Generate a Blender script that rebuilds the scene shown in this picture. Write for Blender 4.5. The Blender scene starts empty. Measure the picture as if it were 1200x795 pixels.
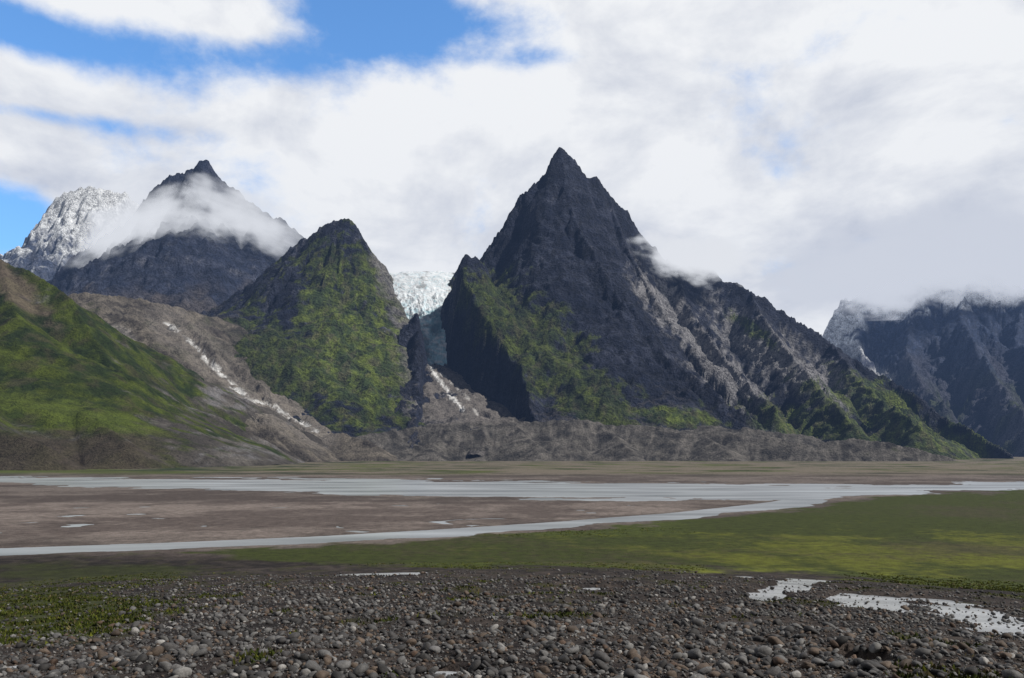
import bpy, math, numpy as np
F=933.0; CZ=25.0; HV=530.0
rng=np.random.default_rng(7)
# ---------------------------------------------------------------- noise
def _h(ix,iy,s):
    n=(ix.astype(np.int64)*374761393+iy.astype(np.int64)*668265263+s*974634777)&0xffffffff
    n=((n^(n>>13))*1274126177)&0xffffffff
    return (n^(n>>16))&0xffff
def perlin(x,y,s=0):
    x=np.asarray(x,float);y=np.asarray(y,float)
    x0=np.floor(x);y0=np.floor(y);fx=x-x0;fy=y-y0
    ux=fx*fx*fx*(fx*(fx*6-15)+10);uy=fy*fy*fy*(fy*(fy*6-15)+10)
    def g(dx,dy):
        a=_h(x0+dx,y0+dy,s)*(2*math.pi/65536.)
        return np.cos(a)*(fx-dx)+np.sin(a)*(fy-dy)
    a=g(0,0);b=g(1,0);c=g(0,1);d=g(1,1)
    return ((a+(b-a)*ux)*(1-uy)+(c+(d-c)*ux)*uy)*1.5
def fbm(x,y,s=0,o=5,r=.5):
    t=0;a=1.;q=0
    for i in range(o):
        t=t+a*perlin(x*2**i+17.3*i,y*2**i-9.1*i,s+i);q+=a;a*=r
    return t/q*1.6
def ridged(x,y,s=0,o=5,r=.55):
    t=0;a=1.;q=0
    for i in range(o):
        t=t+a*(1-2*np.abs(perlin(x*2**i+5.3*i,y*2**i+3.1*i,s+i)));q+=a;a*=r
    return t/q
def sst(a,b,x):
    t=np.clip((x-a)/(b-a),0,1);return t*t*(3-2*t)
def mix(a,b,t):
    return a*(1-t[...,None])+np.asarray(b)*t[...,None]
def uv(X,Y,Z):
    Ys=np.maximum(Y,1.0)
    return 600+F*X/Ys, HV-F*(Z-CZ)/Ys
def W(u,v,Y): return ((u-600)/F*Y,Y,CZ+(HV-v)/F*Y)
def ell(u,v,cu,cv,ru,rv,ang=0):
    c,s=math.cos(math.radians(ang)),math.sin(math.radians(ang))
    a=((u-cu)*c+(v-cv)*s)/ru;b=(-(u-cu)*s+(v-cv)*c)/rv
    return 1-np.sqrt(a*a+b*b)
def pdist(u,v,pts):
    D=np.full(u.shape,1e9)
    for (a,b),(c,d) in zip(pts[:-1],pts[1:]):
        L=(c-a)**2+(d-b)**2
        t=np.clip(((u-a)*(c-a)+(v-b)*(d-b))/L,0,1)
        D=np.minimum(D,np.hypot(u-a-t*(c-a),v-b-t*(d-b)))
    return D
# ---------------------------------------------------------------- materials
def newmat(name):
    m=bpy.data.materials.new(name);m.use_nodes=True
    nt=m.node_tree;nt.nodes.clear()
    o=nt.nodes.new('ShaderNodeOutputMaterial');return m,nt,o
def surf(name,scales,bump=1.0,dist=1.0,rough=.9,var=.5,spec=.2,stretch=None):
    m,nt,o=newmat(name);N=nt.nodes.new;L=nt.links.new
    b=N('ShaderNodeBsdfPrincipled');b.inputs['Roughness'].default_value=rough
    b.inputs['Specular IOR Level'].default_value=spec
    L(b.outputs[0],o.inputs[0])
    at=N('ShaderNodeAttribute');at.attribute_name='albedo'
    tc=N('ShaderNodeTexCoord')
    mp=N('ShaderNodeMapping');L(tc.outputs['Object'],mp.inputs[0])
    if stretch: mp.inputs['Scale'].default_value=stretch[0];mp.inputs['Rotation'].default_value=stretch[1]
    acc=None
    for s,w in scales:
        n=N('ShaderNodeTexNoise');n.inputs['Scale'].default_value=s;n.inputs['Detail'].default_value=4
        n.inputs['Roughness'].default_value=.68
        L(mp.outputs[0],n.inputs['Vector'])
        mm=N('ShaderNodeMath');mm.operation='MULTIPLY';mm.inputs[1].default_value=w
        L(n.outputs[0],mm.inputs[0])
        if acc is None: acc=mm
        else:
            ad=N('ShaderNodeMath');ad.operation='ADD';L(acc.outputs[0],ad.inputs[0]);L(mm.outputs[0],ad.inputs[1]);acc=ad
    mr=N('ShaderNodeMapRange');mr.inputs['From Min'].default_value=.39;mr.inputs['From Max'].default_value=.61
    mr.inputs['To Min'].default_value=1-var;mr.inputs['To Max'].default_value=1+var
    L(acc.outputs[0],mr.inputs[0])
    vm=N('ShaderNodeVectorMath');vm.operation='SCALE';L(at.outputs['Color'],vm.inputs[0]);L(mr.outputs[0],vm.inputs['Scale'])
    L(vm.outputs[0],b.inputs['Base Color'])
    bp=N('ShaderNodeBump');bp.inputs['Strength'].default_value=bump;bp.inputs['Distance'].default_value=dist
    L(acc.outputs[0],bp.inputs['Height']);L(bp.outputs[0],b.inputs['Normal'])
    return m
ROCK=surf('mountain_rock',[(.022,.45),(.1,.55)],1.0,50,.85,.7,.25)
GRAV=surf('moraine_gravel',[(.04,.45),(.2,.55)],1.0,16,.95,.5,.1)
HILL=surf('hill_grass_rock',[(.04,.45),(.25,.55)],1.0,11,.95,.45,.1)
GROUND=surf('valley_ground',[(.3,.45),(3,.55)],.9,.5,.9,.5,.15)
STONE=surf('stone',[(3,.5),(14,.5)],.5,.05,.75,.35,.35)
GRASS=surf('grass_blades',[(.5,.5),(5,.5)],.1,.05,.9,.35,.1)
def meshobj(name,V,Fc,mat,alb=None,smooth=True):
    me=bpy.data.meshes.new(name)
    V=np.ascontiguousarray(V,np.float32);Fc=np.ascontiguousarray(Fc,np.int32)
    k=Fc.shape[1]
    me.vertices.add(len(V));me.vertices.foreach_set('co',V.ravel())
    me.loops.add(Fc.size);me.loops.foreach_set('vertex_index',Fc.ravel())
    me.polygons.add(len(Fc));me.polygons.foreach_set('loop_start',np.arange(0,Fc.size,k,dtype=np.int32))
    me.update(calc_edges=True)
    me.polygons.foreach_set('use_smooth',np.full(len(Fc),smooth))
    if alb is not None:
        a=me.color_attributes.new('albedo','FLOAT_COLOR','POINT')
        c=np.ones((len(V),4),np.float32);c[:,:3]=np.clip(alb,0.003,.9);a.data.foreach_set('color',c.ravel())
    me.materials.append(mat)
    ob=bpy.data.objects.new(name,me);bpy.context.scene.collection.objects.link(ob);return ob
# ---------------------------------------------------------------- terrain from ridge lines
GULLY=[(486,320,3650,100),(488,345,3380,95),(500,385,3200,58),(509,410,3120,34),(513,426,3030,46),(527,458,2850,90),(552,488,2650,160),(560,500,2450,190)]
def carve(X,Y,H,pts,slope):
    P=[W(*p[:3])+(p[3],) for p in pts];F_=np.full(X.shape,1e9)
    wv=fbm(X/120,Y/120,333,4)*18
    for a,b in zip(P[:-1],P[1:]):
        dx,dy=b[0]-a[0],b[1]-a[1];L=dx*dx+dy*dy
        t=np.clip(((X-a[0])*dx+(Y-a[1])*dy)/L,0,1)
        d=np.hypot(X-a[0]-t*dx,Y-a[1]-t*dy)+wv
        hw=a[3]+(b[3]-a[3])*t
        F_=np.minimum(F_,a[2]+(b[2]-a[2])*t-12+slope*np.maximum(d-hw,0))
    return np.minimum(H,F_)
def terrain(name,xr,yr,step,ridges,colfn,mat,gully=1.0,amp=1.0,seed=0,rough=1.0,cv=None,fac=1.0):
    xs=np.arange(xr[0],xr[1],step);ys=np.arange(yr[0],yr[1],step)
    X,Y=np.meshgrid(xs,ys)
    wx=fbm(X/260,Y/260,seed+50,4)*26*amp;wy=fbm(X/260,Y/260,seed+60,4)*26*amp
    H=np.full(X.shape,-1e4);BA=np.zeros(X.shape);BD=np.zeros(X.shape)
    for ri,(pts,(s1,s2,D)) in enumerate(ridges):
        P=[W(*p) for p in pts];arc=0
        best=np.full(X.shape,-1e4);bd=np.zeros(X.shape);ba=np.zeros(X.shape)
        for a,b in zip(P[:-1],P[1:]):
            dx,dy=b[0]-a[0],b[1]-a[1];L=math.hypot(dx,dy)+1e-6
            px=X-a[0];py=Y-a[1]
            t=np.clip((px*dx+py*dy)/L/L,0,1)
            k=sst(0,160,np.hypot(px-t*dx,py-t*dy))
            px=px+wx*k;py=py+wy*k
            tr=(px*dx+py*dy)/L/L;t=np.clip(tr,0,1)
            d=np.hypot(px-t*dx,py-t*dy)
            z=a[2]+(b[2]-a[2])*t-(s2*d+(s1-s2)*D*(1-np.exp(-d/D)))
            m=z>best
            best=np.where(m,z,best);bd=np.where(m,d,bd);ba=np.where(m,arc+np.clip(tr,-.6,1.6)*L,ba)
            arc+=L
        g=(ridged(ba/170+ri*7.1,bd/1100+ri,seed+ri*3,5,.6)-.45)*95*gully*sst(0,200,bd)
        best=best+g
        m=best>H
        H=np.where(m,best,H);BA=np.where(m,ba+ri*777.,BA);BD=np.where(m,bd,BD)
    H=H+fac*(ridged((X+.35*H)/330,(Y-.2*H)/330,seed+77,4,.5)-.4)*75*sst(10,200,BD)*sst(0,250,H)
    k=sst(-20,200,H)
    if cv: H=carve(X,Y,H,*cv)
    H=H+rough*(fbm(X/120,Y/120,seed+5,6,.55)*22+(ridged((X+.4*H)/70,(Y+.8*H)/70,seed+9,4,.6)-.4)*20)*(.25+.75*k)
    U,V=uv(X,Y,H)
    gy,gx=np.gradient(H,step);S=np.hypot(gx,gy)
    C=colfn(X,Y,H,U,V,S,BA,BD)
    ny,nx=X.shape
    idx=np.arange(nx*ny).reshape(ny,nx)
    q=np.stack([idx[:-1,:-1],idx[:-1,1:],idx[1:,1:],idx[1:,:-1]],-1).reshape(-1,4)
    zz=H.ravel();keep=zz[q].max(1)>-12;q=q[keep]
    used=np.zeros(nx*ny,bool);used[q.ravel()]=True
    rm=np.cumsum(used)-1
    VV=np.stack([X.ravel(),Y.ravel(),np.maximum(zz,-15)],1)[used]
    return meshobj(name,VV,rm[q],mat,C.reshape(-1,3)[used])
def A(*c): return np.array(c,float)
DK=A(.008,.012,.028);MD=A(.034,.040,.066);LT=A(.20,.20,.22);TAN=A(.15,.13,.105)
G1=A(.060,.078,.012);G2=A(.019,.030,.009);SNOW=A(.75,.78,.82)
def rockcol(X,Y,H,BA,BD,seed,l=0.0,dk=DK,md=MD):
    n=fbm((X+.5*H)/90,(Y*.3+H*1.3)/90,seed,6,.65)
    f=ridged(BA/70,BD/330+n*.15,seed+8,5,.65)
    C=mix(np.broadcast_to(dk,X.shape+(3,)),md,sst(-.3,.7,n*.8+(f-.35)*.8))
    n2=ridged((X-.6*H)/60,(Y*.4+H*.6)/110,seed+3,5,.65)
    C=mix(C,LT,sst(.60-l,.9-l,n2*.6+.35*n+f*.4)*.45)
    return C
def grasscol(X,Y,s=0):
    n=fbm(X/60,Y/60,900+s,6,.65)
    C=mix(np.broadcast_to(G2,X.shape+(3,)),G1,sst(-.35,.45,n))
    n=fbm(X/45,Y/45,950+s,5,.65)
    return mix(C,A(.055,.050,.028),sst(.05,.5,n)*.6)
def lay(C,D,t): return C*(1-t[...,None])+D*t[...,None]
STR=[(510,412),(503,425),(512,443),(524,458),(542,480)]
STR2=[(516,438),(530,450),(548,466),(560,488)]
def fancol(C,U,V,n,lim):
    C=mix(C,A(.17,.155,.145),sst(1,.55,pdist(U,V,[(513,402),(513,430),(530,460),(550,490)])/np.interp(V,[400,430,460,490],[14,20,38,62])+.35*n)*.8*lim)
    C=mix(C,A(.70,.70,.70),sst(2.4,.9,pdist(U,V,STR)+4*n)*lim)
    return mix(C,A(.45,.44,.43),sst(1.5,.4,pdist(U,V,STR2)+3.5*n)*.7*lim)
# main mountain
def c_main(X,Y,H,U,V,S,BA,BD):
    C=rockcol(X,Y,H,BA,BD,11,-.15)
    n=fbm(X/110,(Y+H)/110,21,6,.65)
    m=np.maximum.reduce([ell(U,V,905,415,105,32,38),ell(U,V,850,440,100,26,45),ell(U,V,975,455,75,28,30),ell(U,V,790,370,80,22,50)])
    n3=ridged((X-.6*H)/55,(Y*.4+H*.6)/90,77,6,.7)
    C=mix(C,A(.25,.245,.255),sst(.38,.74,n3*.8+m*.5+.12+.3*n)*sst(-.2,.35,m+.6*n)*.9)
    scr=sst(300,90,H+120*n)*sst(1.3,.7,S)
    C=mix(C,A(.070,.065,.066),scr*.8)
    lobe=np.maximum.reduce([ell(U,V,625,400,115,52,45),ell(U,V,575,365,60,55,50),ell(U,V,690,465,85,36,25)])
    right=np.maximum.reduce([ell(U,V,1060,500,150,32,20),ell(U,V,960,500,110,25,12),ell(U,V,880,385,45,9,35),ell(U,V,1040,470,80,20,25),ell(U,V,800,490,60,12,8)])
    g=np.maximum(lobe,right)
    br=1.4+.5*(right>lobe)  # right-hand grass albedo raised to offset the shade on that slope
    C=lay(C,grasscol(X,Y)*br[...,None],sst(-.05,.35,g*1.2+n*.85-np.clip(S-1.8,0,1)*.4)*.92)
    return fancol(C,U,V,n,sst(1.6,1.0,S))
cr=(2.6,.85,350)
terrain('mountain',(-420,2150),(2250,4300),5.0,[
 ([(562,325,3450),(570,302,3500),(585,278,3510),(590,266,3515),(602,260,3520),(612,238,3530),(625,220,3540),(640,198,3550),(648,180,3555),(656,175,3560),(668,183,3560),(680,195,3570),(690,206,3580),(699,209,3580),(712,228,3600),(735,250,3620),(750,272,3630),(775,300,3650),(795,312,3680),(830,313,3720),(850,328,3700),(880,343,3650),(920,365,3600),(950,384,3560),(975,402,3520),(1000,422,3480),(1040,446,3400),(1060,457,3350),(1090,474,3270),(1130,500,3160),(1185,532,3000)],cr),
 ([(656,177,3560),(664,212,3470),(672,250,3360),(690,290,3230),(715,330,3100),(745,375,2960),(790,425,2800),(850,470,2650),(890,492,2580)],(1.9,.9,250)),
 ([(795,314,3680),(800,345,3500),(830,395,3230),(865,440,2980),(910,480,2720)],(1.7,.8,250)),
 ([(880,345,3650),(900,380,3400),(930,420,3130),(965,460,2880),(1000,495,2650)],(1.4,.6,300)),
 ([(975,402,3520),(1000,440,3250),(1040,475,3000),(1080,503,2750)],(1.1,.5,300)),
 ([(712,228,3600),(735,290,3430),(765,350,3200),(800,400,3020),(850,440,2900)],(1.9,.9,250)),
 ([(585,278,3510),(600,320,3400),(640,372,3280),(690,425,3080)],(1.6,.8,300)),
 ([(524,350,3130),(531,322,3130),(545,303,3130),(557,301,3130),(575,326,3120),(620,378,3050),(680,432,2900),(735,478,2740),(748,494,2680)],(1.8,.6,230)),
 ([(548,306,3130),(560,350,3030),(578,400,2880),(592,440,2770),(605,475,2640)],(1.3,.6,260)),
 ([(528,350,3130),(534,380,3050),(550,425,2900),(580,465,2750),(600,492,2620)],(2.4,.7,120)),
 ([(556,306,3130),(562,318,3320),(570,304,3500)],(2.4,.8,200)),
 ],c_main,ROCK,gully=1.15,seed=100,cv=(GULLY,6.0),rough=1.1,fac=.9)
# green-faced mountain
def c_green(X,Y,H,U,V,S,BA,BD):
    C=rockcol(X,Y,H,BA,BD,31,.0)
    n=fbm(X/90,(Y+H)/90,41,6,.65)
    n2=ridged(BA/90,BD/400,43,4,.6)
    C=mix(C,A(.085,.075,.06),sst(.1,.5,ell(U,V,275,410,90,55,30)+.5*n)*.8)
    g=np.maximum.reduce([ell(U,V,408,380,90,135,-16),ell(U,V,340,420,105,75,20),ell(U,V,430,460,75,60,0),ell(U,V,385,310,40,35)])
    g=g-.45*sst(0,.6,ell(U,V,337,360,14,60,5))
    br=1.4+.8*sst(-.1,.6,ell(U,V,420,400,75,100,-18)+.5*n)  # sunlit right side painted in as brighter grass albedo
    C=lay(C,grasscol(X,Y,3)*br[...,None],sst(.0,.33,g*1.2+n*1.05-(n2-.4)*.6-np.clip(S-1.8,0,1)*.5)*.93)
    e=sst(26,6,pdist(U,V,[(450,305),(472,350),(486,400),(490,440),(495,480)])+16*n)
    C=mix(C,A(.20,.19,.18),e*.75)
    return fancol(C,U,V,n,sst(1.6,1.0,S))
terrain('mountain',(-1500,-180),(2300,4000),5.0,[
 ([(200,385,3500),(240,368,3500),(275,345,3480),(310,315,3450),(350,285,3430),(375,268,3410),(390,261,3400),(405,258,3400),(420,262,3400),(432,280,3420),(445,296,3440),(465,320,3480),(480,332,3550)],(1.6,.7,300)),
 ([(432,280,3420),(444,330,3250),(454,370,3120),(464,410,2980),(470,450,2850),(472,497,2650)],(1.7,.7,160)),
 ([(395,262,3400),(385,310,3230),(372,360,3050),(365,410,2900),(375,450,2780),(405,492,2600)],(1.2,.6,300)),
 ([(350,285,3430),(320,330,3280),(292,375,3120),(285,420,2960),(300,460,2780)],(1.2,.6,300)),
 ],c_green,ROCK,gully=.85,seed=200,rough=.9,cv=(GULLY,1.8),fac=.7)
# dark mountain behind left
def c_dark(X,Y,H,U,V,S,BA,BD):
    C=rockcol(X,Y,H,BA,BD,51,-.05,A(.018,.025,.05),A(.050,.057,.088))  # bluish rock colours include a painted distance haze
    n=fbm(X/150,Y/150,52,5)
    C=mix(C,A(.10,.085,.075),sst(330,370,V+25*n)*.8)
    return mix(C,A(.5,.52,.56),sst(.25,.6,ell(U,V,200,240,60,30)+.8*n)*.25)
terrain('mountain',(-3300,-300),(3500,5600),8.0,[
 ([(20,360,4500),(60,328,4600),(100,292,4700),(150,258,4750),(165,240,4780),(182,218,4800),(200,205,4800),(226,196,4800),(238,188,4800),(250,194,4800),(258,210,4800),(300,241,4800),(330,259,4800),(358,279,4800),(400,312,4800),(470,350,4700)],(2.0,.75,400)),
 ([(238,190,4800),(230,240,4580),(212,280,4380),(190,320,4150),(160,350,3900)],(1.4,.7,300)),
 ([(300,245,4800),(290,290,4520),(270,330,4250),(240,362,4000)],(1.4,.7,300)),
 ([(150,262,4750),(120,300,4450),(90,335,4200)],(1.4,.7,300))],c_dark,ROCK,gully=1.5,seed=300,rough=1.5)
# snowy mountain far left
def c_snow(X,Y,H,U,V,S,BA,BD):
    C=rockcol(X,Y,H,BA,BD,61,.1,A(.05,.065,.11),A(.12,.135,.18))  # blue haze of distance tinted into the rock colours
    n=ridged(X/260,(Y+H)/260,62,6,.65)
    f=ridged(BA/150,BD/500,63,5,.6)
    return mix(C,SNOW,sst(.25,.42,n*.4+f*.35+.2-np.clip(S-1.3,0,2)*.15+np.clip((275-V)/110,-1,.4)))
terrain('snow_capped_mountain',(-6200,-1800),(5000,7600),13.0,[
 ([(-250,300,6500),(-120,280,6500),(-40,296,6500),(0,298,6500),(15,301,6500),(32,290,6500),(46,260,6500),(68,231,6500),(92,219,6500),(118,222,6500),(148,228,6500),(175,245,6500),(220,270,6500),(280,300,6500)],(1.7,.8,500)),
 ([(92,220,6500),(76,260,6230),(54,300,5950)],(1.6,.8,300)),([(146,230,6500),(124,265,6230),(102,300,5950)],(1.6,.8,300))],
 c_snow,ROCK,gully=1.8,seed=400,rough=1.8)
# far right mountains
def c_far(X,Y,H,U,V,S,BA,BD):
    C=rockcol(X,Y,H,BA,BD,71,-.10,A(.018,.031,.070),A(.052,.068,.120))  # rock tinted blue to carry the haze of distance
    n=ridged(X/220,(Y+H)/220,72,6,.6);n2=fbm(X/300,Y/300,73,5)
    sn=np.maximum.reduce([ell(U,V,1040,345,60,28),ell(U,V,985,378,30,18),ell(U,V,985,405,36,16,20),ell(U,V,1140,345,70,16),ell(U,V,1020,440,28,9)])
    C=mix(C,SNOW,sst(.22,.5,sn*.8+n*.6)*.85)
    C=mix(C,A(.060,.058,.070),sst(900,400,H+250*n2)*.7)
    C=lay(C,grasscol(X,Y)*.9,sst(.0,.5,n2+.15)*sst(700,300,H)*.7)
    return C
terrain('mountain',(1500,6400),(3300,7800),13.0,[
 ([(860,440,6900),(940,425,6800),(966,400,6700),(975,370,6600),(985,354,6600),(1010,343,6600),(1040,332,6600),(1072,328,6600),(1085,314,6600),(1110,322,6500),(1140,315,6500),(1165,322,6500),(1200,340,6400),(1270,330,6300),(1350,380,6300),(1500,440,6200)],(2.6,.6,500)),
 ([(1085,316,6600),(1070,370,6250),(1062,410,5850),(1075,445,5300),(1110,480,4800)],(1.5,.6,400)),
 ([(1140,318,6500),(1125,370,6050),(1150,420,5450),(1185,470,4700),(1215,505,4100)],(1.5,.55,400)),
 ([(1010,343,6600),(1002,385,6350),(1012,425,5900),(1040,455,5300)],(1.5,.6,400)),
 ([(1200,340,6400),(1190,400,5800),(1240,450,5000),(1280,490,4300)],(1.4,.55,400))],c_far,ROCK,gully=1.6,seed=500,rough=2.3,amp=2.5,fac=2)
# left grassy hill
def c_hill(X,Y,H,U,V,S,BA,BD):
    n=fbm(X/60,(Y+H)/60,81,6,.65);n2=fbm(X/200,(Y+H)/200,83,4)
    C=rockcol(X,Y,H,BA,BD,82,.1,A(.05,.045,.04),A(.12,.11,.10))
    C=lay(C,grasscol(X,Y,7)*1.0,sst(-.65,-.05,n*.9+n2*.6+ell(U,V,50,420,150,110,40)*.8))
    b=sst(.0,.5,ell(U,V,10,330,80,20,42)+.5*n)
    C=mix(C,A(.12,.095,.075),b*.8)
    C=mix(C,A(.080,.105,.018),sst(.0,.5,ell(U,V,90,488,140,18,12)+.5*n)*.7)
    low=sst(500,515,V+14*n)*sst(240,150,U)
    C=mix(C,A(.060,.048,.038),low*.85)
    return C
terrain('grassy_hill',(-2300,-450),(950,2300),4.0,[
 ([(-350,150,2000),(-150,235,1900),(-60,275,1850),(0,303,1800),(30,318,1780),(60,335,1760),(80,347,1740),(95,372,1700),(112,398,1660),(132,428,1620),(152,452,1580),(190,490,1500),(225,522,1400)],(1.1,.6,300)),
 ([(0,303,1800),(20,370,1600),(50,430,1480),(90,480,1350),(150,515,1230)],(.7,.45,200)),
 ([(-60,275,1850),(-60,380,1500),(-40,450,1300),(0,500,1180),(60,525,1120)],(.7,.45,200))],
 c_hill,HILL,gully=.3,seed=600,rough=.4,amp=.6,fac=.35)
# scree slope with torrent
TOR=[(195,378),(215,392),(235,412),(250,430),(268,448),(292,468),(325,478),(350,492),(372,506)]
def c_scree(X,Y,H,U,V,S,BA,BD):
    n=fbm(X/70,(Y+H)/70,91,6,.68);n2=fbm((X+Y)/160,H/60,93,5)
    C=mix(np.broadcast_to(A(.052,.046,.041),X.shape+(3,)),A(.155,.137,.113),sst(-.5,.5,n+.4*n2))
    C=mix(C,A(.042,.042,.033),sst(.15,.6,n2+ell(U,V,290,400,60,60)*.6)*.6)
    C=lay(C,grasscol(X,Y,4),sst(.1,.5,n2*.8-n*.4+ell(U,V,150,470,90,60)*.3)*.5)
    d=pdist(U,V,TOR)
    C=mix(C,A(.21,.19,.17),sst(34,8,d+14*n)*.6)
    C=mix(C,A(.60,.60,.60),sst(2.0,.6,d+5.0*n-.6)*sst(.5,-.2,fbm(X/25,Y/25,97,3)))
    C=mix(C,A(.33,.31,.29),sst(.1,.5,ell(U,V,145,400,28,18,40)+.4*n)*.7)
    return C
terrain('scree_slope',(-2000,-200),(1750,3500),6.0,[
 ([(20,346,2800),(60,345,2700),(100,345,2700),(150,350,2750),(200,360,2850),(260,372,3000),(300,400,3000),(340,440,2900)],(.75,.5,300)),
 ([(110,352,2600),(170,385,2400),(205,420,2250),(235,440,2200),(275,460,2150),(300,495,2050),(330,522,1950)],(.8,.5,200)),
 ([(280,400,2900),(300,440,2700),(340,475,2500),(390,505,2350),(440,522,2250)],(.6,.5,200)),
 ([(90,350,2650),(120,400,2400),(150,440,2250),(180,490,2050)],(.7,.45,200))],c_scree,GRAV,gully=.8,seed=700,rough=.9,fac=.4)
# moraine + outwash fan
def c_mor(X,Y,H,U,V,S,BA,BD):
    n=fbm(X/60,(Y+H)/60,101,6,.68)
    C=mix(np.broadcast_to(A(.044,.042,.040),X.shape+(3,)),A(.11,.102,.092),sst(-.5,.5,n))
    C=mix(C,A(.19,.175,.16),sst(0,.4,ridged(BA/40,BD/300,108,4)-.42)*.5)
    C=lay(C,grasscol(X,Y),sst(.05,.45,n+ell(U,V,1040,525,90,12)*.8+ell(U,V,640,515,150,8)*.3-.1)*.6)
    return fancol(C,U,V,n,sst(500,492,V))
terrain('moraine',(-1000,1700),(1950,3400),5.0,[
 ([(360,526,2250),(440,508,2380),(490,501,2450),(530,495,2450),(565,493,2450),(600,491,2450),(630,495,2440),(665,493,2440),(700,496,2450),(740,499,2430),(780,500,2400),(820,507,2370),(850,505,2350),(880,512,2320),(900,511,2300),(950,521,2250),(1000,515,2250),(1060,523,2200),(1110,535,2150)],(.66,.5,150)),
 ([(600,491,2450),(612,508,2340),(630,522,2260)],(.6,.5,150)),([(700,496,2450),(722,512,2330),(735,524,2250)],(.6,.5,150)),([(820,507,2370),(835,517,2280),(850,528,2200)],(.6,.5,150)),([(530,495,2450),(520,512,2350),(505,524,2260)],(.6,.5,150)),
 ([(512,410,3130),(514,430,3030),(527,458,2850),(548,484,2650)],(.22,.6,120)),
 ([(548,484,2650),(560,496,2550)],(.3,.42,150)),
 ([(545,490,2600),(480,501,2500),(430,513,2400)],(.45,.4,200)),
 ([(560,492,2600),(700,494,2620),(850,502,2500),(950,512,2450)],(.45,.4,200))],c_mor,GRAV,gully=.5,seed=800,rough=.8,amp=.8,fac=.5)
# glacier
def glacier():
    rows=[(444,545,322,3640),(454,536,328,3520),(460,533,340,3420),(464,532,352,3330),(470,532,368,3250),(479,531,384,3190),(489,531,398,3150),(496,530,408,3115),(500,528,418,3075),(501,525,430,3045),(504,521,440,3020)]
    R=np.array(rows,float);k=np.linspace(0,len(rows)-1,200)
    lu,ru,vv,yy=[np.interp(k,np.arange(len(rows)),R[:,i]) for i in range(4)]
    s=np.linspace(0,1,130)
    U=lu[:,None]+(ru-lu)[:,None]*s;Y=yy[:,None]+0*s;Z=CZ+(HV-vv[:,None])/F*Y+16*(1-(2*s-1)**2)
    X=(U-600)/F*Y
    n=ridged(X/45,Y/30,115,5)
    Z=Z+(n-.5)*30*sst(330,375,vv)[:,None]+fbm(X/50,Y/50,116,4)*5
    Xw=X+fbm(X/40,Y/40,117,4)*8
    U2,V2=uv(X,Y,Z)
    n=ridged(X/40,Z/18,111,5);n2=fbm(X/60,Z/40,112,5,.6)
    C=mix(np.broadcast_to(A(.66,.70,.74),X.shape+(3,)),A(.22,.45,.54),sst(.4,.85,n*.8+sst(350,385,V2)*.35)*.85)
    C=mix(C,A(.04,.13,.17),sst(.05,.5,ell(U2,V2,514,375,14,26)+n2*.5)*.75)
    C=mix(C,A(.12,.115,.11),sst(.1,.5,n2+sst(360,410,V2)*.25-.18)*.6)
    ny,nx=X.shape;i=np.arange(nx*ny).reshape(ny,nx)
    q=np.stack([i[:-1,:-1],i[1:,:-1],i[1:,1:],i[:-1,1:]],-1).reshape(-1,4)
    m=surf('glacier_ice',[(.03,.5),(.12,.5)],.8,8,.5,.12,.4)
    meshobj('glacier',np.stack([Xw,Y,Z],-1).reshape(-1,3),q,m,C.reshape(-1,3))
glacier()
# ---------------------------------------------------------------- ground sheet
def base(r):
    d=4+.12*r
    d=25-np.log1p(np.exp(np.clip((25-d)/.8,-50,50)))*.8
    return CZ-d
def I(u,pts): return np.interp(u,[p[0] for p in pts],[p[1] for p in pts])
UP=[(-600,690),(150,650),(300,645),(350,641),(500,633),(640,624),(780,613),(880,603),(960,593),(1050,581),(1200,575),(1800,570)]
LO=[(-600,640),(200,648),(350,660),(600,667),(900,668),(1050,684),(1200,702),(1800,740)]
def riverm(X,Y):
    r=np.hypot(X,Y);Ys=np.maximum(Y,1)
    U=600+F*X/Ys;V=HV+F*25/Ys
    n=fbm(X/90,Y/45,121,6,.6)
    up=I(U,[(-600,548),(0,556),(200,559),(400,562),(600,565),(800,568),(1000,570),(1200,566),(1800,560)])
    lo=I(U,[(-600,560),(0,569),(150,574),(300,578),(500,581),(700,584),(860,586),(960,585),(1050,577),(1200,572.5),(1800,565)])
    m1=np.minimum(V-up,lo-V)+n*5-2.8*np.clip((450-U)/350,0,1)+1.0*sst(350,600,U)
    c=I(U,[(-600,672),(0,648),(200,640.5),(350,634),(500,626),(640,616.5),(780,606),(880,596),(960,585),(1000,580)])
    w=I(U,[(-600,8),(0,5),(200,4.2),(500,4.5),(700,4.0),(880,4.5),(960,5),(1000,0)])
    m2=w-np.abs(V-c-n*2)+n*2.6
    m2=np.where(U>1000,-5,m2)
    m3=(ridged(X/90,Y/60,131,3)-.84)*16*sst(588,594,V)*sst(632,622,V)*sst(850,650,U)-.6
    m=np.maximum.reduce([m1,m2,np.minimum(m3,1)])
    return np.where((Y>120)&(r>176),m,-5),U,V
def puddlem(X,Y):
    Z=base(np.hypot(X,Y));U,V=uv(X,Y,Z)
    n=fbm(X/5,Y/7,141,6,.62)
    m=np.maximum.reduce([ell(U,V,905,671,90,5.5),ell(U,V,945,679,36,11,-10),ell(U,V,915,691,42,10,-12),ell(U,V,1025,705,52,9,6),ell(U,V,1155,726,85,13,14),ell(U,V,1230,745,50,9,10),
      ell(U,V,455,672,60,3),ell(U,V,520,789,35,4),ell(U,V,25,782,25,5),ell(U,V,1010,778,40,5,8),ell(U,V,250,660,60,2.5),ell(U,V,720,690,50,2.5)])
    return np.where((Y>10)&(Y<172),m*1.0+n*.8-.10,-3),U,V
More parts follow.
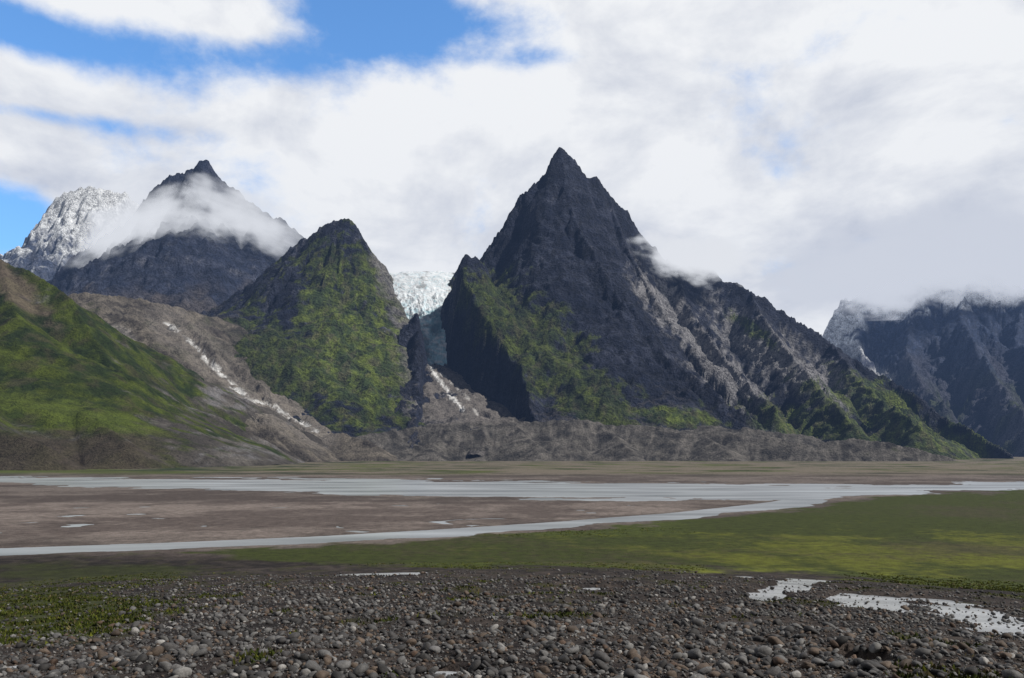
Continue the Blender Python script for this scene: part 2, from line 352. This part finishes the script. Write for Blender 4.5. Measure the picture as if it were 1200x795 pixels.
def bumpz(X,Y):
    b=fbm(X/9,Y/9,152,6,.55)*.35+fbm(X/40,Y/40,153,3)*.5+.12
    return np.maximum(b,-.03+.1*b)
def mossm(X,Y): return sst(.15,.55,fbm(X/7,Y/10,155,5,.6)+sst(35,80,np.hypot(X,Y))*.2-.16)
def meadow(U,V,n):
    return np.minimum((V-I(U,UP))/3,(I(U,LO)-V)/4)+n*1.9+.4
def ground():
    aD=np.radians(np.linspace(-42,42,1150));aS=np.radians(np.linspace(42,318,170)[1:-1])
    az=np.concatenate([aD,aS])
    rr=[.5,2,4,6,8,10,12,14]
    for v in np.linspace(850,532.6,620):
        k=(v-530)/F
        r=4/(k-.12) if k>.1429 else 25/k
        if r>rr[-1]+.05: rr.append(r)
    rr+= [11000,16000,25000,45000]
    r=np.array(rr)[:,None];X=r*np.sin(az);Y=r*np.cos(az)
    R=r+0*X
    Z=base(R)
    m,U,V=riverm(X,Y)
    inval=sst(150,185,R)
    Z=Z+inval*(.22-.45*sst(-1.2,1.2,m))+fbm(X/30,Y/30,151,5)*.15*inval*(m<0)
    near=1-sst(110,175,R)
    pm,PU,PV=puddlem(X,Y)
    bumps=bumpz(X,Y)*near*sst(3,14,R)
    w=sst(-.4,.05,pm)
    Z=Z+bumps*(1-w)-.16*w*near
    PV=HV-F*(base(R)-CZ)/np.maximum(Y,1)
    PV=np.where(Y<1,900,PV);V=PV
    n=fbm(X/25,Y/25,161,6,.6);n2=fbm(X/120,Y/80,162,5,.55);n3=fbm(X/3.5,Y/3.5,163,5,.6)
    C=mix(np.broadcast_to(A(.085,.068,.062),X.shape+(3,)),A(.165,.138,.125),sst(-.4,.5,n2+.7*n))
    far=sst(560,552,V)
    C=lay(C,mix(grasscol(X/3,Y/3)*1.3,A(.17,.145,.11),sst(-.25,.35,n2+sst(250,700,U)*.25-sst(320,100,U)*.45)),far)
    g=meadow(U,V,n)
    Gc=mix(np.broadcast_to(A(.042,.054,.009),X.shape+(3,)),A(.110,.122,.014),sst(-.4,.5,n3*.5+n+.7*ell(U,V,1040,652,230,18)))  # grass tone noise, plus a sunlit patch painted in on the right
    Gc=mix(Gc,A(.06,.05,.03),sst(.1,.7,n2+n3*.5)*.65)
    gr=mix(np.broadcast_to(A(.015,.012,.012),X.shape+(3,)),A(.050,.040,.035),sst(-.5,.6,n3+.4*n))  # dark gravel base colour also carries the foreground's cloud shadow
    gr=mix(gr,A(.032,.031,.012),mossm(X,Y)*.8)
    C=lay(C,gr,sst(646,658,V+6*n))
    dkg=sst(.0,.5,np.maximum(ell(U,V,40,715,190,40),ell(U,V,120,672,160,14))+n*.6)*.75
    C=lay(C,np.broadcast_to(A(.034,.043,.009),X.shape+(3,)),dkg)
    C=lay(C,Gc,sst(0,1,g))
    wet=sst(-2.5,0,m)*inval
    C=C*(1-.3*wet[...,None])
    nr,na=X.shape
    i=np.arange(nr*na).reshape(nr,na);j=np.roll(i,-1,1)
    q=np.stack([i[:-1],i[1:],j[1:],j[:-1]],-1).reshape(-1,4)
    q=q[:,::-1]
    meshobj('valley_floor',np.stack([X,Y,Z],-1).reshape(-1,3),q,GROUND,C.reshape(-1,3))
ground()
# grass tufts on the meadow, riverbank and moss patches
def tufts():
    N=150000
    Y=np.exp(rng.uniform(math.log(18),math.log(260),N));X=rng.uniform(-.8,.85,N)*Y;R=np.hypot(X,Y)
    Z=base(R);U,V=uv(X,Y,Z);n=fbm(X/25,Y/25,161,6,.6)
    g=sst(0,1,meadow(U,V,n))
    dk=sst(.0,.5,np.maximum(ell(U,V,40,715,190,40),ell(U,V,120,672,160,14))+n*.6)
    ms=mossm(X,Y)*.4*sst(668,690,V)
    c=fbm(X/4,Y/4,191,4)
    p=np.maximum.reduce([g,dk*.8,ms])*sst(-.5,.3,c)
    m,_,_=riverm(X,Y)
    k=(rng.random(N)<p)&(puddlem(X,Y)[0]<-.3)&(m<-1)
    X,Y,R,U,V,g,n=[a[k] for a in (X,Y,R,U,V,g,n)];M_=len(X)
    near=1-sst(110,175,R);z=base(R)+bumpz(X,Y)*near+.2*sst(150,185,R)
    vs=[];cs=[]
    b=mix(np.broadcast_to(A(.030,.040,.008),X.shape+(3,)),A(.115,.125,.016),np.clip(g*.5+.35*rng.normal(size=M_)+.2*n+.3*sst(0,.8,ell(U,V,1040,652,230,18)),0,1))  # tufts brightened inside the painted sunlit patch as well
    b=mix(b,A(.10,.08,.04),(rng.random(M_)<.15)*.8)
    for i in range(4):
        a=rng.uniform(0,math.pi,M_);w=rng.uniform(.04,.11,M_)*(1+R/200);h=rng.uniform(.07,.24,M_);ox,oy=rng.normal(0,.16,(2,M_));l=rng.normal(0,.08,(2,M_))
        vs.append(np.stack([np.stack([X+ox-np.cos(a)*w,Y+oy-np.sin(a)*w,z-.04],-1),np.stack([X+ox+np.cos(a)*w,Y+oy+np.sin(a)*w,z-.04],-1),np.stack([X+ox+l[0],Y+oy+l[1],z+h],-1)],1))
        cs.append(np.repeat(b[:,None],3,1))
    P=np.concatenate(vs).reshape(-1,3);C=np.concatenate(cs).reshape(-1,3)
    meshobj('grass',P,np.arange(len(P)).reshape(-1,3),GRASS,C,False)
tufts()
# water
def watermat(name,col,rough,bs,sc):
    m,nt,o=newmat(name);N=nt.nodes.new;L=nt.links.new
    b=N('ShaderNodeBsdfPrincipled');b.inputs['Base Color'].default_value=(*col,1);b.inputs['Roughness'].default_value=rough
    b.inputs['IOR'].default_value=1.33
    L(b.outputs[0],o.inputs[0]);tc=N('ShaderNodeTexCoord');n=N('ShaderNodeTexNoise');n.inputs['Scale'].default_value=sc;n.inputs['Detail'].default_value=4
    L(tc.outputs['Object'],n.inputs['Vector']);bp=N('ShaderNodeBump');bp.inputs['Strength'].default_value=bs;bp.inputs['Distance'].default_value=.1
    L(n.outputs[0],bp.inputs['Height']);L(bp.outputs[0],b.inputs['Normal'])
    n2=N('ShaderNodeTexNoise');n2.inputs['Scale'].default_value=sc*.04;n2.inputs['Detail'].default_value=5
    mp=N('ShaderNodeMapping');mp.inputs['Scale'].default_value=(.4,1.6,1);L(tc.outputs['Object'],mp.inputs[0]);L(mp.outputs[0],n2.inputs['Vector'])
    mr=N('ShaderNodeMapRange');mr.inputs['From Min'].default_value=.35;mr.inputs['From Max'].default_value=.65;mr.inputs['To Min'].default_value=.6;mr.inputs['To Max'].default_value=1.15
    L(n2.outputs[0],mr.inputs[0]);vm=N('ShaderNodeVectorMath');vm.operation='SCALE';vm.inputs[0].default_value=col;L(mr.outputs[0],vm.inputs['Scale']);L(vm.outputs[0],b.inputs['Base Color'])
    return m
def ringsheet(name,r0,r1,nr,a0,a1,na,zf,mat):
    r=np.geomspace(r0,r1,nr)[:,None];a=np.radians(np.linspace(a0,a1,na))
    X=r*np.sin(a);Y=r*np.cos(a);Z=zf(np.hypot(X,Y))
    i=np.arange(nr*na).reshape(nr,na)
    q=np.stack([i[:-1,:-1],i[:-1,1:],i[1:,1:],i[1:,:-1]],-1).reshape(-1,4)
    return meshobj(name,np.stack([X,Y,Z],-1).reshape(-1,3),q,mat)
ringsheet('river',176,2000,60,-60,60,120,lambda r:0*r+.0,watermat('silty_water',(.36,.39,.42),.25,.5,.6))
ringsheet('stream',14,172,90,-42,42,60,lambda r:base(r)-.10,watermat('clear_water',(.46,.48,.51),.2,.8,2.5))
# ---------------------------------------------------------------- stones
def icos(sub):
    import bmesh
    bm=bmesh.new();bmesh.ops.create_icosphere(bm,subdivisions=sub,radius=1)
    v=np.array([p.co[:] for p in bm.verts]);f=np.array([[q.index for q in p.verts] for p in bm.faces]);bm.free();return v,f
def stones(name,N,d0,d1,sub,s0,s1,sp=.5):
    v0,f0=icos(sub)
    Y=np.exp(rng.uniform(math.log(d0),math.log(d1),N))
    X=rng.uniform(-.85,.85,N)*Y
    nz=fbm(X/6,Y/6,171,4)
    pm,U,V=puddlem(X,Y)
    lo=I(U,LO)
    lg=1-sst(-8,22,V-lo+9*fbm(X/15,Y/15,175,4))
    left=sst(.0,.5,ell(U,V,40,715,190,40)+nz*.5)*.8
    keep=(rng.random(N)<(1-lg)*sst(-1.1,-.1,nz+.15)*(1-left)*(1-.8*mossm(X,Y)))&((pm<-.1)|(rng.random(N)<.12))
    X=X[keep];Y=Y[keep];n=len(X)
    s=s0*np.exp(rng.normal(0,sp,n));s=np.clip(s,s0*.4,s1)
    R=np.hypot(X,Y)
    z=base(R)+bumpz(X,Y)*(1-sst(-.4,.05,puddlem(X,Y)[0]))
    T=14
    tm=[]
    for t in range(T):
        v=v0.copy()
        for k in range(6):
            d=rng.normal(size=3);d/=np.linalg.norm(d);c=rng.uniform(.5,.85)
            pr=v@d;v=v-np.outer(np.maximum(pr-c,0)*.95,d)
        v*=1+.05*rng.normal(size=(len(v),1))
        tm.append(v)
    tm=np.array(tm)[rng.integers(0,T,n)]
    sc=np.stack([rng.uniform(.8,1.3,n),rng.uniform(.7,1.1,n),rng.uniform(.5,.85,n)],1)
    tm=tm*sc[:,None,:]
    a=rng.uniform(0,2*math.pi,n);c,sn=np.cos(a),np.sin(a)
    tl=rng.normal(0,.3,n)
    x=tm[:,:,0]*c[:,None]-tm[:,:,1]*sn[:,None];y=tm[:,:,0]*sn[:,None]+tm[:,:,1]*c[:,None];zz=tm[:,:,2]+x*tl[:,None]
    P=np.stack([x,y,zz],-1)*s[:,None,None]
    P[:,:,0]+=X[:,None];P[:,:,1]+=Y[:,None];P[:,:,2]+=(z+s*.3)[:,None]
    pal=np.array([(.14,.137,.137),(.070,.067,.068),(.20,.195,.19),(.12,.088,.066),(.040,.038,.038),(.32,.31,.30),(.11,.068,.046)])
    ci=rng.choice(len(pal),n,p=[.24,.25,.10,.16,.17,.03,.05])
    col=pal[ci]*rng.uniform(.55,1.2,(n,1))*.70  # stones toned down to go with the painted cloud shadow
    C=np.repeat(col[:,None,:],v0.shape[0],1).reshape(-1,3)
    f=(f0[None]+(np.arange(n)*len(v0))[:,None,None]).reshape(-1,3)
    return meshobj(name,P.reshape(-1,3),f,STONE,C)
stones('gravel',17000,16,55,2,.09,.32,.5)
stones('gravel',26000,16,50,2,.045,.11,.35)
stones('gravel',34000,50,135,1,.085,.34,.6)
# ---------------------------------------------------------------- clouds (volumes hugging the peaks)
def volmat(name,col):
    m,nt,o=newmat(name);N=nt.nodes.new;L=nt.links.new
    ab=N('ShaderNodeVolumeAbsorption');ab.inputs['Color'].default_value=(0,0,0,1)
    em=N('ShaderNodeEmission');em.inputs['Color'].default_value=(*col,1)  # glow stands in for light scattered inside the volume
    ad=N('ShaderNodeAddShader');L(ab.outputs[0],ad.inputs[0]);L(em.outputs[0],ad.inputs[1]);L(ad.outputs[0],o.inputs['Volume'])
    return m,nt,N,L,ab,em
def cloud(name,u,v,Y,ru,rv,rd,rot,dens,seed,col=(.80,.82,.86),scale=2.2):
    import bmesh
    bm=bmesh.new();bmesh.ops.create_icosphere(bm,subdivisions=3,radius=1)
    me=bpy.data.meshes.new(name);bm.to_mesh(me);bm.free()
    ob=bpy.data.objects.new(name,me);bpy.context.scene.collection.objects.link(ob)
    ob.location=W(u,v,Y);ob.scale=(ru/F*Y,rd,rv/F*Y);ob.rotation_euler=(0,math.radians(rot),0)
    m,nt,N,L,ab,em=volmat(name+'_vapour',col)
    tc=N('ShaderNodeTexCoord')
    ln=N('ShaderNodeVectorMath');ln.operation='LENGTH';L(tc.outputs['Object'],ln.inputs[0])
    mp=N('ShaderNodeMapping');mp.inputs['Location'].default_value=(seed,seed*2.3,0);mp.inputs['Scale'].default_value=(1.0*ru/rv*.45,1,1);L(tc.outputs['Object'],mp.inputs[0])
    n=N('ShaderNodeTexNoise');n.inputs['Scale'].default_value=scale;n.inputs['Detail'].default_value=3;n.inputs['Roughness'].default_value=.6;L(mp.outputs[0],n.inputs['Vector'])
    f=N('ShaderNodeMath');f.operation='MULTIPLY_ADD';f.inputs[1].default_value=-.75;f.inputs[2].default_value=.66;L(ln.outputs['Value'],f.inputs[0])
    a=N('ShaderNodeMath');a.operation='MULTIPLY_ADD';L(n.outputs[0],a.inputs[0]);a.inputs[1].default_value=1.5
    sb=N('ShaderNodeMath');sb.operation='ADD';sb.inputs[1].default_value=-.25;L(f.outputs[0],sb.inputs[0]);L(sb.outputs[0],a.inputs[2])
    mr=N('ShaderNodeMapRange');mr.interpolation_type='SMOOTHSTEP';mr.inputs['From Min'].default_value=.5;mr.inputs['From Max'].default_value=.95;mr.inputs['To Max'].default_value=dens;L(a.outputs[0],mr.inputs[0])
    L(mr.outputs[0],ab.inputs['Density']);L(mr.outputs[0],em.inputs['Strength'])
    me.materials.append(m);return ob
cloud('cloud',160,272,4550,100,46,260,-28,.012,1.3)
cloud('cloud',285,256,4580,95,42,240,24,.009,4.1)
cloud('cloud',215,262,4400,100,30,150,0,.008,11.7)
cloud('cloud',815,303,3600,95,34,200,8,.025,7.7)
cloud('cloud',1040,316,6250,190,60,500,-4,.013,9.2,(.68,.71,.78))
cloud('cloud',1180,296,6250,170,72,400,4,.009,3.2,(.68,.71,.78))
# thin blue-grey air haze filling the valley; emission stands in for scattered light
v=np.array([(x,y,z) for x in (-9000,9000) for y in (-1500,7900) for z in (-30,1900)],float)
hm,_,_,_,ab,em=volmat('air_haze',(.16,.26,.50))
ab.inputs['Density'].default_value=2.4e-5;em.inputs['Strength'].default_value=2.4e-5
meshobj('haze',v,[(0,1,3,2),(4,6,7,5),(0,4,5,1),(2,3,7,6),(0,2,6,4),(1,5,7,3)],hm,None,False)
# ---------------------------------------------------------------- world
SE,SA=math.radians(45),math.radians(108)   # elevation; azimuth measured from +Y toward +X
w=bpy.data.worlds.new('World');bpy.context.scene.world=w;w.use_nodes=True
nt=w.node_tree;nt.nodes.clear();N=nt.nodes.new;L=nt.links.new
out=N('ShaderNodeOutputWorld');bg=N('ShaderNodeBackground');bg.inputs[1].default_value=1.0;L(bg.outputs[0],out.inputs[0])
sky=N('ShaderNodeTexSky');sky.sky_type='NISHITA';sky.sun_disc=False;sky.sun_elevation=SE;sky.sun_rotation=SA
def M(op,a,b=None,c=None,clamp=False):
    n=N('ShaderNodeMath');n.operation=op;n.use_clamp=clamp
    for i,x in enumerate((a,b,c)):
        if x is None: continue
        if isinstance(x,(int,float)): n.inputs[i].default_value=x
        else: L(x,n.inputs[i])
    return n.outputs[0]
tc=N('ShaderNodeTexCoord');sp=N('ShaderNodeSeparateXYZ');L(tc.outputs['Generated'],sp.inputs[0])
x,y,z=sp.outputs
az=M('ARCTAN2',x,y);el=M('ARCTAN2',z,M('SQRT',M('ADD',M('MULTIPLY',x,x),M('MULTIPLY',y,y))))
def noise(sx,sy,off,sc,det=8,ro=.55,dist=0.):
    cb=N('ShaderNodeCombineXYZ');L(M('MULTIPLY',az,sx),cb.inputs[0]);L(M('MULTIPLY',el,sy),cb.inputs[1]);cb.inputs[2].default_value=off
    n=N('ShaderNodeTexNoise');n.inputs['Scale'].default_value=sc;n.inputs['Detail'].default_value=det;n.inputs['Roughness'].default_value=ro;n.inputs['Distortion'].default_value=dist
    L(cb.outputs[0],n.inputs['Vector']);return n.outputs[0]
def gau(u,v,ru,rv):
    a=math.atan((u-600)/F);e=math.atan((HV-v)/F*math.cos(a))
    p=M('DIVIDE',M('SUBTRACT',az,a),ru/F*.85);q=M('DIVIDE',M('SUBTRACT',el,e),rv/F*.85)
    return M('EXPONENT',M('MULTIPLY',M('ADD',M('MULTIPLY',p,p),M('MULTIPLY',q,q)),-1.0))
def gsum(L_):
    t=None
    for (u,v,ru,rv,wt) in L_:
        g=M('MULTIPLY',gau(u,v,ru,rv),wt);t=g if t is None else M('ADD',t,g)
    return t
n1=M('MULTIPLY_ADD',noise(1,1.5,1.7,5.2,10,.60,.1),1.8,-.40)
holes=gsum([(430,12,150,60,.82),(110,60,170,28,.58),(290,64,150,24,.52),(570,36,110,34,.42),(10,262,60,46,.9),(50,134,140,12,.50),(640,70,150,14,.22),(480,240,40,16,.2),(240,4,70,24,-.25),(35,102,60,16,-.15),(20,205,60,12,-.1),(0,20,60,30,.2)])
cov=M('ADD',M('SUBTRACT',.38,holes),n1)
mr=N('ShaderNodeMapRange');mr.interpolation_type='SMOOTHSTEP';mr.inputs['From Min'].default_value=.26;mr.inputs['From Max'].default_value=.78;L(cov,mr.inputs[0])
n2=noise(1,1.7,3.3,4.6,9,.58,.2)
gr=gsum([(1150,300,260,70,.45),(1000,90,330,110,.18),(880,150,80,40,.2),(30,205,90,16,.5),(480,240,70,35,.25),(330,60,60,14,.3),(650,90,200,25,.15),(430,150,250,60,-.25),(700,190,120,80,-.1)])
sh=M('ADD',M('MULTIPLY',M('SUBTRACT',n2,.45),3.8),gr,None,True)
cm=N('ShaderNodeMix');cm.data_type='RGBA';L(sh,cm.inputs['Factor']);cm.inputs[6].default_value=(.95,.96,.97,1);cm.inputs[7].default_value=(.54,.58,.68,1)
back=N('ShaderNodeMapRange');back.interpolation_type='SMOOTHSTEP';L(y,back.inputs[0]);back.inputs['From Min'].default_value=-.1;back.inputs['From Max'].default_value=.78;back.inputs['To Min'].default_value=.20;back.inputs['To Max'].default_value=1
cs=N('ShaderNodeVectorMath');cs.operation='SCALE';L(cm.outputs[2],cs.inputs[0]);L(back.outputs[0],cs.inputs['Scale'])
sk=N('ShaderNodeVectorMath');sk.operation='MULTIPLY';L(sky.outputs[0],sk.inputs[0]);sk.inputs[1].default_value=(.11,.18,.24)
mx=N('ShaderNodeMix');mx.data_type='RGBA';L(mr.outputs[0],mx.inputs['Factor']);L(sk.outputs[0],mx.inputs[6]);L(cs.outputs[0],mx.inputs[7])
L(mx.outputs[2],bg.inputs[0])
# sun
sl=bpy.data.lights.new('sun','SUN');sl.energy=5.0;sl.angle=math.radians(.5);sl.color=(1,.95,.87)
so=bpy.data.objects.new('sun',sl);bpy.context.scene.collection.objects.link(so)
from mathutils import Vector
sd=Vector((math.sin(SA)*math.cos(SE),math.cos(SA)*math.cos(SE),math.sin(SE)))
so.rotation_euler=sd.to_track_quat('Z','Y').to_euler()
# camera
cam=bpy.data.cameras.new('camera');cam.lens=28;cam.sensor_width=36;cam.shift_y=132.5/1200;cam.clip_end=80000;cam.clip_start=.1
co=bpy.data.objects.new('camera',cam);co.location=(0,0,CZ);co.rotation_euler=(math.radians(90),0,0);bpy.context.scene.collection.objects.link(co)
bpy.context.scene.camera=co
s=bpy.context.scene;s.view_settings.view_transform='Standard';s.view_settings.look='None';s.view_settings.exposure=0
